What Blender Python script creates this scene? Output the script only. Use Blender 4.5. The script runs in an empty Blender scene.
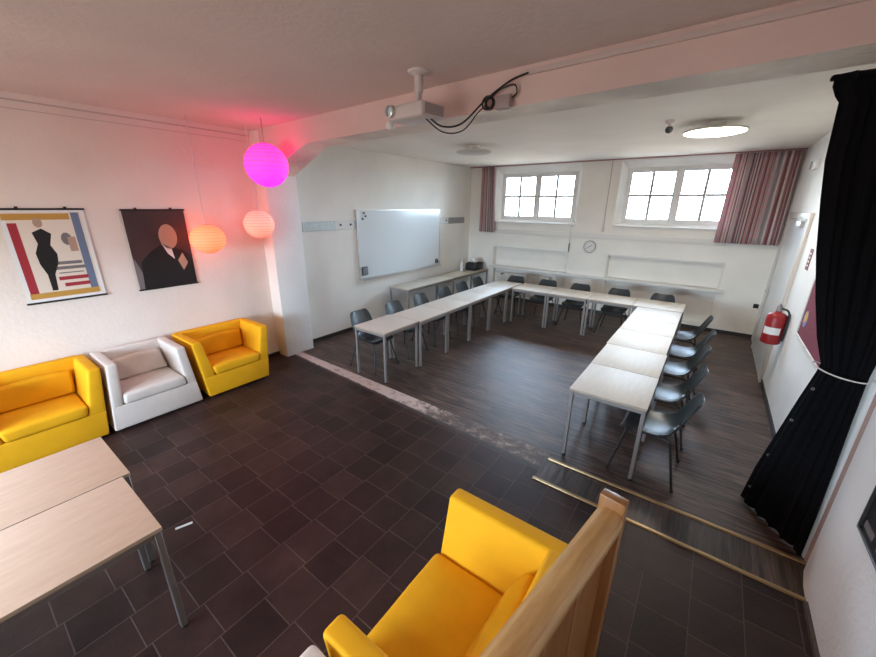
import bpy, bmesh, math, random
from mathutils import Vector, Matrix
random.seed(7)
SC = bpy.context.scene
COL = SC.collection
PI = math.pi

# ------------------------------------------------------------------ materials
def new_mat(name):
    m = bpy.data.materials.new(name); m.use_nodes = True
    nt = m.node_tree
    return m, nt, nt.nodes, nt.links, nt.nodes['Principled BSDF']

def sock(b, *names):
    for n in names:
        if n in b.inputs: return b.inputs[n]

def plain(name, col, rough=0.5, metal=0.0, spec=0.5, bump=0.0, bscale=200, var=0.0, vscale=8, emit=None, estr=0, sheen=0.0):
    m, nt, N, L, b = new_mat(name)
    b.inputs['Base Color'].default_value = (*col, 1)
    b.inputs['Roughness'].default_value = rough
    b.inputs['Metallic'].default_value = metal
    sock(b, 'Specular IOR Level', 'Specular').default_value = spec
    if sheen: sock(b, 'Sheen Weight').default_value = sheen
    if emit:
        b.inputs['Emission Color'].default_value = (*emit, 1)
        b.inputs['Emission Strength'].default_value = estr
    if var or bump:
        tc = N.new('ShaderNodeTexCoord')
    if var:
        n = N.new('ShaderNodeTexNoise'); n.inputs['Scale'].default_value = vscale; n.inputs['Detail'].default_value = 5
        L.new(tc.outputs['Object'], n.inputs['Vector'])
        r = N.new('ShaderNodeValToRGB')
        r.color_ramp.elements[0].position = .3; r.color_ramp.elements[1].position = .7
        r.color_ramp.elements[0].color = (*[max(0, c*(1-var)) for c in col], 1)
        r.color_ramp.elements[1].color = (*[min(1, c*(1+var)) for c in col], 1)
        L.new(n.outputs['Fac'], r.inputs['Fac']); L.new(r.outputs['Color'], b.inputs['Base Color'])
    if bump:
        n2 = N.new('ShaderNodeTexNoise'); n2.inputs['Scale'].default_value = bscale; n2.inputs['Detail'].default_value = 4
        L.new(tc.outputs['Object'], n2.inputs['Vector'])
        bp = N.new('ShaderNodeBump'); bp.inputs['Strength'].default_value = bump; bp.inputs['Distance'].default_value = .01
        L.new(n2.outputs['Fac'], bp.inputs['Height']); L.new(bp.outputs['Normal'], b.inputs['Normal'])
    return m

def wood(name, c1, c2, scale=(1, 12, 12), rough=.4, nscale=3, spec=.5):
    m, nt, N, L, b = new_mat(name)
    tc = N.new('ShaderNodeTexCoord'); mp = N.new('ShaderNodeMapping')
    mp.inputs['Scale'].default_value = scale
    L.new(tc.outputs['Object'], mp.inputs['Vector'])
    n = N.new('ShaderNodeTexNoise'); n.inputs['Scale'].default_value = nscale; n.inputs['Detail'].default_value = 8; n.inputs['Roughness'].default_value = .65
    L.new(mp.outputs['Vector'], n.inputs['Vector'])
    r = N.new('ShaderNodeValToRGB'); r.color_ramp.elements[0].position = .3; r.color_ramp.elements[1].position = .7
    r.color_ramp.elements[0].color = (*c1, 1); r.color_ramp.elements[1].color = (*c2, 1)
    L.new(n.outputs['Fac'], r.inputs['Fac']); L.new(r.outputs['Color'], b.inputs['Base Color'])
    b.inputs['Roughness'].default_value = rough
    sock(b, 'Specular IOR Level', 'Specular').default_value = spec
    return m

def mat_tiles():
    m, nt, N, L, b = new_mat('slate_tiles')
    tc = N.new('ShaderNodeTexCoord'); mp = N.new('ShaderNodeMapping')
    mp.inputs['Rotation'].default_value = (0, 0, PI/2)
    mp.inputs['Location'].default_value = (-.10, -.05, 0)
    L.new(tc.outputs['Object'], mp.inputs['Vector'])
    br = N.new('ShaderNodeTexBrick')
    br.offset = .10; br.squash = 1
    br.inputs['Scale'].default_value = 1
    br.inputs['Brick Width'].default_value = .27; br.inputs['Row Height'].default_value = .27
    br.inputs['Mortar Size'].default_value = .0035; br.inputs['Mortar Smooth'].default_value = .3
    br.inputs['Color1'].default_value = (.024, .0125, .0115, 1)
    br.inputs['Color2'].default_value = (.046, .025, .021, 1)
    br.inputs['Mortar'].default_value = (.085, .058, .052, 1)
    L.new(mp.outputs['Vector'], br.inputs['Vector'])
    n = N.new('ShaderNodeTexNoise'); n.inputs['Scale'].default_value = 2.2; n.inputs['Detail'].default_value = 9; n.inputs['Roughness'].default_value = .7
    L.new(tc.outputs['Object'], n.inputs['Vector'])
    r = N.new('ShaderNodeValToRGB'); r.color_ramp.elements[0].position = .3; r.color_ramp.elements[1].position = .75
    r.color_ramp.elements[0].color = (.62, .60, .62, 1); r.color_ramp.elements[1].color = (1.7, 1.6, 1.5, 1)
    L.new(n.outputs['Fac'], r.inputs['Fac'])
    mx = N.new('ShaderNodeMix'); mx.data_type = 'RGBA'; mx.blend_type = 'MULTIPLY'; mx.inputs[0].default_value = 1
    L.new(br.outputs['Color'], mx.inputs[6]); L.new(r.outputs['Color'], mx.inputs[7])
    L.new(mx.outputs[2], b.inputs['Base Color'])
    n2 = N.new('ShaderNodeTexNoise'); n2.inputs['Scale'].default_value = 60; n2.inputs['Detail'].default_value = 6
    L.new(tc.outputs['Object'], n2.inputs['Vector'])
    bp = N.new('ShaderNodeBump'); bp.inputs['Strength'].default_value = .35; bp.inputs['Distance'].default_value = .004
    L.new(n2.outputs['Fac'], bp.inputs['Height'])
    bp2 = N.new('ShaderNodeBump'); bp2.invert = True; bp2.inputs['Strength'].default_value = .6; bp2.inputs['Distance'].default_value = .003
    L.new(br.outputs['Fac'], bp2.inputs['Height']); L.new(bp.outputs['Normal'], bp2.inputs['Normal'])
    L.new(bp2.outputs['Normal'], b.inputs['Normal'])
    b.inputs['Roughness'].default_value = .44
    sock(b, 'Specular IOR Level', 'Specular').default_value = .24
    return m

def mat_laminate(name, rotz=0, dark=(.016, .010, .0085), light=(.175, .110, .086), rough=.42):
    m, nt, N, L, b = new_mat(name)
    tc = N.new('ShaderNodeTexCoord'); rot = N.new('ShaderNodeMapping'); rot.inputs['Rotation'].default_value = (0, 0, rotz)
    L.new(tc.outputs['Object'], rot.inputs['Vector'])
    br = N.new('ShaderNodeTexBrick'); br.offset = .37
    br.inputs['Scale'].default_value = 1; br.inputs['Brick Width'].default_value = .9; br.inputs['Row Height'].default_value = .13
    br.inputs['Mortar Size'].default_value = .0012; br.inputs['Mortar Smooth'].default_value = .1
    br.inputs['Color1'].default_value = (.62, .62, .62, 1); br.inputs['Color2'].default_value = (1.30, 1.27, 1.25, 1)
    br.inputs['Mortar'].default_value = (.5, .5, .5, 1)
    L.new(rot.outputs['Vector'], br.inputs['Vector'])
    mp = N.new('ShaderNodeMapping'); mp.inputs['Scale'].default_value = (1.2, 16, 1)
    L.new(rot.outputs['Vector'], mp.inputs['Vector'])
    n = N.new('ShaderNodeTexNoise'); n.inputs['Scale'].default_value = 2.2; n.inputs['Detail'].default_value = 9; n.inputs['Roughness'].default_value = .68
    L.new(mp.outputs['Vector'], n.inputs['Vector'])
    r = N.new('ShaderNodeValToRGB'); r.color_ramp.elements[0].position = .38; r.color_ramp.elements[1].position = .66
    r.color_ramp.elements[0].color = (*dark, 1); r.color_ramp.elements[1].color = (*light, 1)
    L.new(n.outputs['Fac'], r.inputs['Fac'])
    mx = N.new('ShaderNodeMix'); mx.data_type = 'RGBA'; mx.blend_type = 'MULTIPLY'; mx.inputs[0].default_value = 1
    L.new(r.outputs['Color'], mx.inputs[6]); L.new(br.outputs['Color'], mx.inputs[7])
    L.new(mx.outputs[2], b.inputs['Base Color'])
    rr = N.new('ShaderNodeMapRange'); rr.inputs[3].default_value = rough-.06; rr.inputs[4].default_value = rough+.12
    L.new(n.outputs['Fac'], rr.inputs[0]); L.new(rr.outputs[0], b.inputs['Roughness'])
    sock(b, 'Specular IOR Level', 'Specular').default_value = .38
    bp = N.new('ShaderNodeBump'); bp.inputs['Strength'].default_value = .5; bp.inputs['Distance'].default_value = .003
    L.new(n.outputs['Fac'], bp.inputs['Height']); L.new(bp.outputs['Normal'], b.inputs['Normal'])
    return m

def mat_worn():
    m, nt, N, L, b = new_mat('worn_threshold')
    tc = N.new('ShaderNodeTexCoord')
    n = N.new('ShaderNodeTexNoise'); n.inputs['Scale'].default_value = 9; n.inputs['Detail'].default_value = 9; n.inputs['Roughness'].default_value = .75
    L.new(tc.outputs['Object'], n.inputs['Vector'])
    sp = N.new('ShaderNodeSeparateXYZ'); L.new(tc.outputs['Object'], sp.inputs[0])
    # paint survives left of x=-2.5, is scraped away to the right of it
    mr = N.new('ShaderNodeMapRange'); mr.inputs[1].default_value = -2.75; mr.inputs[2].default_value = -2.1
    mr.inputs[3].default_value = .15; mr.inputs[4].default_value = -.055
    L.new(sp.outputs['X'], mr.inputs[0])
    # paint only on the far half of the strip
    my = N.new('ShaderNodeMath'); my.operation = 'MULTIPLY_ADD'; my.inputs[1].default_value = .055
    L.new(sp.outputs['X'], my.inputs[0]); L.new(sp.outputs['Y'], my.inputs[2])
    m2 = N.new('ShaderNodeMapRange'); m2.inputs[1].default_value = 2.855; m2.inputs[2].default_value = 2.89; m2.inputs[3].default_value = -.45; m2.inputs[4].default_value = 0
    L.new(my.outputs[0], m2.inputs[0])
    a = N.new('ShaderNodeMath'); a.operation = 'ADD'; L.new(n.outputs['Fac'], a.inputs[0]); L.new(mr.outputs[0], a.inputs[1])
    a2 = N.new('ShaderNodeMath'); a2.operation = 'ADD'; L.new(a.outputs[0], a2.inputs[0]); L.new(m2.outputs[0], a2.inputs[1])
    r = N.new('ShaderNodeValToRGB')
    e = r.color_ramp.elements; e[0].position = .0; e[0].color = (.040, .029, .026, 1); e[1].position = .62; e[1].color = (.62, .50, .45, 1)
    e2 = e.new(.42); e2.color = (.095, .068, .056, 1); e3 = e.new(.52); e3.color = (.24, .18, .15, 1)
    L.new(a2.outputs[0], r.inputs['Fac']); L.new(r.outputs['Color'], b.inputs['Base Color'])
    bp = N.new('ShaderNodeBump'); bp.inputs['Strength'].default_value = .6; bp.inputs['Distance'].default_value = .006
    L.new(n.outputs['Fac'], bp.inputs['Height']); L.new(bp.outputs['Normal'], b.inputs['Normal'])
    b.inputs['Roughness'].default_value = .6
    return m

def mat_glass():
    m, nt, N, L, b = new_mat('window_glass')
    N.remove(b)
    out = N['Material Output']
    t = N.new('ShaderNodeBsdfTransparent'); g = N.new('ShaderNodeBsdfGlossy'); g.inputs['Roughness'].default_value = .02
    f = N.new('ShaderNodeFresnel'); f.inputs['IOR'].default_value = 1.45
    mx = N.new('ShaderNodeMixShader'); L.new(f.outputs[0], mx.inputs[0]); L.new(t.outputs[0], mx.inputs[1]); L.new(g.outputs[0], mx.inputs[2])
    L.new(mx.outputs[0], out.inputs['Surface'])
    return m

def mat_stripes():
    m, nt, N, L, b = new_mat('striped_curtain_cloth')
    uv = N.new('ShaderNodeUVMap')
    sp = N.new('ShaderNodeSeparateXYZ'); L.new(uv.outputs[0], sp.inputs[0])
    mu = N.new('ShaderNodeMath'); mu.operation = 'MULTIPLY'; mu.inputs[1].default_value = 100
    L.new(sp.outputs[0], mu.inputs[0])
    fl = N.new('ShaderNodeMath'); fl.operation = 'FLOOR'; L.new(mu.outputs[0], fl.inputs[0])
    wn = N.new('ShaderNodeTexWhiteNoise'); wn.noise_dimensions = '1D'; L.new(fl.outputs[0], wn.inputs['W'])
    r = N.new('ShaderNodeValToRGB'); r.color_ramp.interpolation = 'CONSTANT'
    cols = [(0, (.62, .30, .31)), (.17, (.76, .65, .63)), (.30, (.34, .12, .14)), (.42, (.54, .49, .51)), (.58, (.70, .42, .41)), (.72, (.80, .74, .71)), (.84, (.25, .15, .18)), (.91, (.64, .27, .30))]
    e = r.color_ramp.elements
    e[0].position = 0; e[0].color = (*cols[0][1], 1); e[1].position = cols[1][0]; e[1].color = (*cols[1][1], 1)
    for p, c in cols[2:]:
        q = e.new(p); q.color = (*c, 1)
    L.new(wn.outputs['Value'], r.inputs['Fac']); L.new(r.outputs['Color'], b.inputs['Base Color'])
    b.inputs['Roughness'].default_value = .9
    # thin cloth lets some daylight through
    tr = N.new('ShaderNodeBsdfTranslucent'); L.new(r.outputs['Color'], tr.inputs['Color'])
    mx = N.new('ShaderNodeMixShader'); mx.inputs[0].default_value = .3
    L.new(b.outputs[0], mx.inputs[1]); L.new(tr.outputs[0], mx.inputs[2]); L.new(mx.outputs[0], N['Material Output'].inputs['Surface'])
    return m

def mat_plaster(name, col, rough=.85, bump=.35, var=.04):
    m, nt, N, L, b = new_mat(name)
    tc = N.new('ShaderNodeTexCoord')
    n = N.new('ShaderNodeTexNoise'); n.inputs['Scale'].default_value = 1.6; n.inputs['Detail'].default_value = 6
    L.new(tc.outputs['Object'], n.inputs['Vector'])
    r = N.new('ShaderNodeValToRGB'); r.color_ramp.elements[0].position = .3; r.color_ramp.elements[1].position = .7
    r.color_ramp.elements[0].color = (*[c*(1-var) for c in col], 1); r.color_ramp.elements[1].color = (*[min(1, c*(1+var)) for c in col], 1)
    L.new(n.outputs['Fac'], r.inputs['Fac']); L.new(r.outputs['Color'], b.inputs['Base Color'])
    n2 = N.new('ShaderNodeTexNoise'); n2.inputs['Scale'].default_value = 22; n2.inputs['Detail'].default_value = 8; n2.inputs['Roughness'].default_value = .6
    L.new(tc.outputs['Object'], n2.inputs['Vector'])
    bp = N.new('ShaderNodeBump'); bp.inputs['Strength'].default_value = bump; bp.inputs['Distance'].default_value = .012
    L.new(n2.outputs['Fac'], bp.inputs['Height']); L.new(bp.outputs['Normal'], b.inputs['Normal'])
    b.inputs['Roughness'].default_value = rough
    return m

def mat_lantern(name, low, high, strength, base):
    # paper shade lit by the bulb inside: colour shifts from the bottom to the top of the shade
    m, nt, N, L, b = new_mat(name)
    tc = N.new('ShaderNodeTexCoord'); sp = N.new('ShaderNodeSeparateXYZ'); L.new(tc.outputs['Generated'], sp.inputs[0])
    r = N.new('ShaderNodeValToRGB'); r.color_ramp.elements[0].position = .1; r.color_ramp.elements[1].position = .6
    r.color_ramp.elements[0].color = (*low, 1); r.color_ramp.elements[1].color = (*high, 1)
    L.new(sp.outputs['Z'], r.inputs['Fac']); L.new(r.outputs['Color'], b.inputs['Emission Color'])
    b.inputs['Emission Strength'].default_value = strength
    b.inputs['Base Color'].default_value = (*base, 1); b.inputs['Roughness'].default_value = .9
    return m

M = {}
M['wall_white'] = mat_plaster('white_plaster', (.88, .84, .775))
M['wall_cool'] = mat_plaster('pillar_plaster', (.88, .86, .83), bump=.6)
M['wall_pink'] = mat_plaster('rosy_plaster', (.87, .76, .685), bump=.4)
M['wall_near_right'] = mat_plaster('near_plaster', (.89, .86, .84), bump=.7)
M['wall_cool_right'] = mat_plaster('right_plaster', (.86, .855, .84), bump=.4)
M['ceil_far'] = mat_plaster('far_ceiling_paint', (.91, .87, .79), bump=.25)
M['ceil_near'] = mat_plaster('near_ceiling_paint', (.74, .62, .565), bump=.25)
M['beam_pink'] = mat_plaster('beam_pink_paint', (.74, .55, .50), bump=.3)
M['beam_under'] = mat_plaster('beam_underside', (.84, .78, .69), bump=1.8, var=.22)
M['recess_shade'] = mat_plaster('recess_shade_brown', (.44, .30, .26), bump=.3)  # shade in the wall recess, put into the colour as brown
M['tiles'] = mat_tiles()
M['laminate'] = mat_laminate('dark_laminate')
M['band'] = mat_laminate('threshold_planks', PI/2, (.020, .013, .010), (.12, .078, .060), .42)
M['worn'] = mat_worn()
M['gold'] = plain('brass_edging', (.40, .28, .14), .4, .6)
M['skirt'] = plain('dark_skirting', (.03, .024, .022), .5)
M['glass'] = mat_glass()
M['win_white'] = plain('window_paint', (.80, .79, .77), .4)
M['win_dark'] = plain('window_muntin', (.46, .46, .45), .5)
M['trim_white'] = plain('white_trim_paint', (.78, .75, .71), .55)
M['duct'] = plain('duct_plastic', (.62, .50, .46), .5)
M['table'] = wood('beige_laminate', (.66, .60, .52), (.74, .68, .60), (1.5, 10, 10), .52, 4, .5)
M['table_l'] = wood('pale_birch_laminate', (.74, .55, .42), (.84, .64, .51), (1.5, 9, 9), .45, 4)
M['side_top'] = wood('grey_beige_laminate', (.56, .52, .43), (.64, .59, .49), (9, 1.5, 9), .38, 4)
M['edge'] = wood('table_edge_strip', (.40, .32, .25), (.48, .39, .30), (3, 3, 8), .45)
M['leg'] = plain('grey_painted_steel', (.25, .23, .225), .45, .2)
M['chrome'] = plain('worn_chrome', (.24, .23, .23), .35, .5)
M['shell'] = plain('dark_grey_plastic', (.034, .043, .047), .34, spec=.45, bump=.05, bscale=300)
M['black'] = plain('black_metal', (.012, .012, .013), .5)
M['rubber'] = plain('black_rubber', (.015, .014, .014), .7)
M['yellow'] = plain('yellow_upholstery', (.86, .42, .007), .8, bump=.25, bscale=18, var=.06, vscale=5, spec=.3)
M['cream'] = plain('cream_upholstery', (.72, .63, .57), .75, bump=.25, bscale=18, var=.05, vscale=5, sheen=.1)
M['oak'] = wood('varnished_oak', (.50, .27, .10), (.76, .49, .21), (1.2, 14, 14), .22, 3)
M['oak_dark'] = wood('varnished_oak_panel', (.26, .11, .035), (.42, .20, .07), (10, 10, 1.0), .3, 3)
M['velvet'] = plain('black_velvet', (.0045, .0045, .006), .95, spec=.15, bump=.2, bscale=60)
M['stripes'] = mat_stripes()
M['rail_rose'] = plain('rose_rail', (.36, .17, .17), .5)
M['cord_white'] = plain('white_cord', (.72, .68, .64), .6)
M['board'] = plain('whiteboard_enamel', (.74, .78, .80), .17, spec=.6)
M['alu'] = plain('aluminium', (.66, .64, .61), .35, .6)
M['steel_strip'] = plain('zinc_strip', (.42, .43, .42), .38, .7, var=.15, vscale=30)
M['paper'] = plain('white_paper', (.82, .80, .77), .7)
M['magnet'] = plain('dark_magnet', (.03, .03, .035), .35)
M['eraser'] = plain('grey_eraser', (.20, .22, .25), .5)
M['red'] = plain('red_enamel', (.30, .010, .014), .38)
M['maroon'] = plain('maroon_felt', (.20, .030, .055), .9, bump=.3, bscale=120)
M['sign_red'] = plain('dark_red_sign', (.22, .035, .05), .4)
M['blue'] = plain('pale_blue', (.22, .28, .58), .5)
M['sun_yellow'] = plain('sunny_yellow', (.75, .48, .08), .5)
M['pink'] = plain('soft_pink', (.70, .35, .38), .5)
M['clock_face'] = plain('clock_dial', (.72, .70, .66), .4)
M['clock_rim'] = plain('clock_rim', (.36, .33, .31), .4)
M['device'] = plain('off_white_plastic', (.66, .58, .55), .4)
M['device_grey'] = plain('grey_plastic', (.38, .30, .29), .5)
M['lens'] = plain('lens_glass_glint', (.55, .72, .80), .05, spec=1.0)  # pale blue stands in for the bright reflection in the lens
M['lamp_on'] = plain('lit_diffuser', (.9, .88, .84), .5, emit=(1, .93, .80), estr=20.0)
M['lamp_added'] = plain('added_warm_diffuser', (.9, .86, .80), .5, emit=(1, .84, .70), estr=13.0)  # for the lamps added out of view to brighten the near room
M['lamp_off'] = plain('unlit_diffuser', (.66, .64, .58), .45)
M['dark_grey'] = plain('dark_grey_plastic_case', (.06, .06, .065), .45)
M['bag'] = plain('black_nylon', (.014, .014, .016), .6, bump=.5, bscale=40)
M['green'] = plain('green_label', (.25, .42, .20), .6)
M['radiator'] = plain('radiator_enamel', (.74, .71, .66), .4)
M['ochre'] = plain('ochre_print', (.56, .30, .06), .55)
M['print_red'] = plain('crimson_print', (.38, .025, .04), .55)
M['print_blue'] = plain('slate_blue_print', (.15, .20, .30), .55)
M['print_cream'] = plain('cream_print', (.80, .69, .58), .55)
M['print_black'] = plain('black_print', (.010, .009, .010), .5)
M['print_tan'] = plain('tan_print', (.46, .30, .22), .55)
M['print_grey'] = plain('grey_print', (.20, .17, .17), .55)
M['print_dark'] = plain('dark_print', (.055, .030, .030), .5, var=.35, vscale=2)
M['rib'] = plain('paper_rib', (.45,.16,.20), .8)
M['lantern_purple'] = mat_lantern('magenta_paper', (.52, .0, .62), (1.8, .02, .36), 1.0, (.7, .2, .5))
M['lantern_orange'] = mat_lantern('orange_paper', (1.5, .11, .025), (1.6, .145, .05), 1.0, (.85, .42, .25))
M['lantern_peach'] = mat_lantern('peach_paper', (1.2, .12, .07), (1.3, .155, .11), 1.0, (.85, .48, .40))

# ------------------------------------------------------------------ mesh helpers
def box(bm, x0, x1, y0, y1, z0, z1, mi=0, bev=0.0, seg=2):
    return hexa(bm, [(x0,y0,z0),(x1,y0,z0),(x1,y1,z0),(x0,y1,z0),(x0,y0,z1),(x1,y0,z1),(x1,y1,z1),(x0,y1,z1)], mi, bev, seg)

def hexa(bm, P, mi=0, bev=0.0, seg=2):
    v = [bm.verts.new(p) for p in P]
    fs = [bm.faces.new([v[i] for i in q]) for q in ((3,2,1,0),(4,5,6,7),(0,1,5,4),(1,2,6,5),(2,3,7,6),(3,0,4,7))]
    for f in fs: f.material_index = mi
    if bev > 0:
        es = list({e for f in fs for e in f.edges})
        r = bmesh.ops.bevel(bm, geom=es, offset=bev, segments=seg, profile=.5, affect='EDGES')
        for f in r['faces']: f.material_index = mi
    return v

def frame_of(d):
    d = d.normalized(); a = Vector((0,0,1)) if abs(d.z) < .95 else Vector((1,0,0))
    u = d.cross(a).normalized(); return u, d.cross(u).normalized()

def tube(bm, pts, r, seg=8, mi=0, cap=True):
    pts = [Vector(p) for p in pts]; rings = []
    rs = r if isinstance(r, (list, tuple)) else [r]*len(pts)
    u = None
    for i, p in enumerate(pts):
        d = (pts[min(i+1, len(pts)-1)] - pts[max(i-1, 0)]).normalized()
        if u is None: u, w = frame_of(d)
        else:
            u = (u - d*u.dot(d)).normalized(); w = d.cross(u)
        rings.append([bm.verts.new(p + (u*math.cos(2*PI*k/seg) + w*math.sin(2*PI*k/seg))*rs[i]) for k in range(seg)])
    for a, b in zip(rings, rings[1:]):
        for k in range(seg):
            f = bm.faces.new((a[k], a[(k+1) % seg], b[(k+1) % seg], b[k])); f.material_index = mi
    if cap:
        f = bm.faces.new(rings[0][::-1]); f.material_index = mi
        f = bm.faces.new(rings[-1]); f.material_index = mi
    return rings

def lathe(bm, prof, seg=24, mi=0, M4=None):
    """prof: (radius, height) pairs along z; M4 moves the result."""
    M4 = M4 or Matrix(); rings = []
    for r, z in prof:
        if r < 1e-5: rings.append([bm.verts.new(M4 @ Vector((0,0,z)))])
        else: rings.append([bm.verts.new(M4 @ Vector((r*math.cos(2*PI*k/seg), r*math.sin(2*PI*k/seg), z))) for k in range(seg)])
    for a, b in zip(rings, rings[1:]):
        for k in range(seg):
            k2 = (k+1) % seg
            if len(a) == 1 and len(b) == 1: continue
            if len(a) == 1: vs = (a[0], b[k2], b[k])
            elif len(b) == 1: vs = (a[k], a[k2], b[0])
            else: vs = (a[k], a[k2], b[k2], b[k])
            f = bm.faces.new(vs); f.material_index = mi

def poly(bm, pts, mi=0):
    f = bm.faces.new([bm.verts.new(p) for p in pts]); f.material_index = mi; return f

def obj(name, bm, mats, parent=None, loc=None, smooth=True, angle=40, recalc=True):
    if recalc: bmesh.ops.recalc_face_normals(bm, faces=bm.faces)
    me = bpy.data.meshes.new(name); bm.to_mesh(me); bm.free()
    for m in (mats if isinstance(mats, (list, tuple)) else [mats]): me.materials.append(m)
    if smooth:
        me.polygons.foreach_set('use_smooth', [True]*len(me.polygons))
        me.set_sharp_from_angle(angle=math.radians(angle))
    o = bpy.data.objects.new(name, me); COL.objects.link(o)
    if loc is not None: o.location = loc
    if parent: o.parent = parent
    return o

def NB(): return bmesh.new()

def tag(o, label, cat, group=None):
    o['label'] = label; o['category'] = cat
    if group: o['group'] = group
    return o

def thing(name, label, cat, loc=(0,0,0), rz=0, group=None):
    o = bpy.data.objects.new(name, None); o.empty_display_size = .1; COL.objects.link(o)
    o.location = loc; o.rotation_euler = (0,0,rz)
    return tag(o, label, cat, group)

def struct(name, bm, mats, parent=None, label=None, **k):
    o = obj(name, bm, mats, parent, **k)
    if not parent: o['kind'] = 'structure'
    if label: o['label'] = label
    return o

def dup(root, loc, rz, label, group=None):
    r = root.copy(); COL.objects.link(r); r.location = loc; r.rotation_euler = (0,0,rz); r['label'] = label
    if group: r['group'] = group
    for ch in list(root.children):
        c = ch.copy(); COL.objects.link(c); c.parent = r
        for g in list(ch.children):
            d = g.copy(); COL.objects.link(d); d.parent = c
    return r

# ------------------------------------------------------------------ room
XL, XR, YF, YB, H = -5.45, .94, 8.91, -3.2, 3.30
XN = .91                                    # near part of the right wall
def ynear(x): return 2.73-(x-.94)*.047      # the beam's near face
def yfar(x): return 3.10-(x-.94)*.033       # the beam's far face

bm = NB()
tn = [(XL-.1, 3.15), (-.91, 2.87), (-.91, 2.765), (1.05, 2.735)]
poly(bm, [(XL-.1,YB,0),(1.05,YB,0)] + [(x,y,0) for x,y in tn[::-1]], 0)
poly(bm, [(XL-.1,3.15,0),(-.91,2.87,0),(-.91,3.19,0),(XL-.1,3.30,0)], 1)
poly(bm, [(-.91,2.765,0),(1.05,2.735,0),(1.05,3.085,0),(-.91,3.10,0)], 2)
poly(bm, [(XL-.1,3.30,0),(-.91,3.19,0),(-.91,3.10,0),(1.05,3.085,0),(1.05,YF+.1,0),(XL-.1,YF+.1,0)], 3)
struct('floor', bm, [M['tiles'], M['worn'], M['band'], M['laminate']], smooth=False)

bm = NB(); hexa(bm, [(-.915,2.745,0),(.955,2.715,0),(.955,2.745,0),(-.915,2.775,0),(-.915,2.75,.012),(.955,2.72,.012),(.955,2.742,.012),(-.915,2.772,.012)])
struct('trim_1', bm, M['gold'], label='brass edging strip along the slate tiles')
bm = NB(); hexa(bm, [(-.895,3.085,0),(.955,3.07,0),(.955,3.10,0),(-.895,3.115,0),(-.895,3.09,.012),(.955,3.075,.012),(.955,3.097,.012),(-.895,3.112,.012)])
struct('trim_2', bm, M['gold'], label='brass edging strip along the dark laminate')

# ceiling: near part rosy, far part pale
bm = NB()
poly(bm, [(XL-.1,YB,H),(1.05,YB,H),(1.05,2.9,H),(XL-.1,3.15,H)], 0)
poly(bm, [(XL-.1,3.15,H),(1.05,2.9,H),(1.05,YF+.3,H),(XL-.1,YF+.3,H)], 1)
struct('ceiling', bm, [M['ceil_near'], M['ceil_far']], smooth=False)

# beam with the haunch that runs down into the pillar
bm = NB()
def zb(x): return 3.068 + (x-.94)*.006
xs = [XL+.02, -4.1, .98]
hexa(bm, [(xs[1],ynear(xs[1]),zb(-4.1)),(xs[2],ynear(xs[2]),zb(.94)),(xs[2],yfar(xs[2]),zb(.94)),(xs[1],yfar(xs[1]),zb(-4.1)),
          (xs[1],ynear(xs[1]),H+.02),(xs[2],ynear(xs[2]),H+.02),(xs[2],yfar(xs[2]),H+.02),(xs[1],yfar(xs[1]),H+.02)])
hexa(bm, [(-5.22,3.02,2.735),(-4.1,ynear(-4.1),zb(-4.1)),(-4.1,yfar(-4.1),zb(-4.1)),(-5.22,3.49,2.735),
          (-5.22,3.02,H+.02),(-4.1,ynear(-4.1),H+.02),(-4.1,yfar(-4.1),H+.02),(-5.22,3.49,H+.02)])
bmesh.ops.recalc_face_normals(bm, faces=bm.faces)
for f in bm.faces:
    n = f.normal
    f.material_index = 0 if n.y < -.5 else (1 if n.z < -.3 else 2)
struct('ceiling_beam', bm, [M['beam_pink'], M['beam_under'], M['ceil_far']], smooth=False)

# left wall, pillar
bm = NB(); box(bm,XL-.15,XL,YB,3.1,0,H,0); box(bm,XL-.15,XL,3.1,YF,0,H,1)
struct('wall_left', bm, [M['wall_pink'], M['wall_white']], smooth=False)
bm = NB()
box(bm, XL-.05, -5.2, 3.02, 3.52, 0, H, 0, .012, 2)
bmesh.ops.recalc_face_normals(bm, faces=bm.faces)
for f in bm.faces: f.material_index = 1 if f.normal.y < -.7 else 0
struct('wall_pillar', bm, [M['wall_cool'], M['wall_pink']])

# right wall: near part, recess under the beam, far part
bm = NB()
prof = [(XN,YB),(XN,2.70),(.915,2.85),(.935,3.00),(.95,3.04),(.958,3.06),(.955,3.13),(.948,3.14),(XR,3.22),(XR,YF)]
mi = [0,0,0,0,1,1,2,2,2]
for (a,b),k in zip(zip(prof, prof[1:]), mi):
    poly(bm, [(a[0],a[1],0),(b[0],b[1],0),(b[0],b[1],H),(a[0],a[1],H)], k)
struct('wall_right', bm, [M['wall_near_right'], M['recess_shade'], M['wall_cool_right']], smooth=False)

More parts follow.
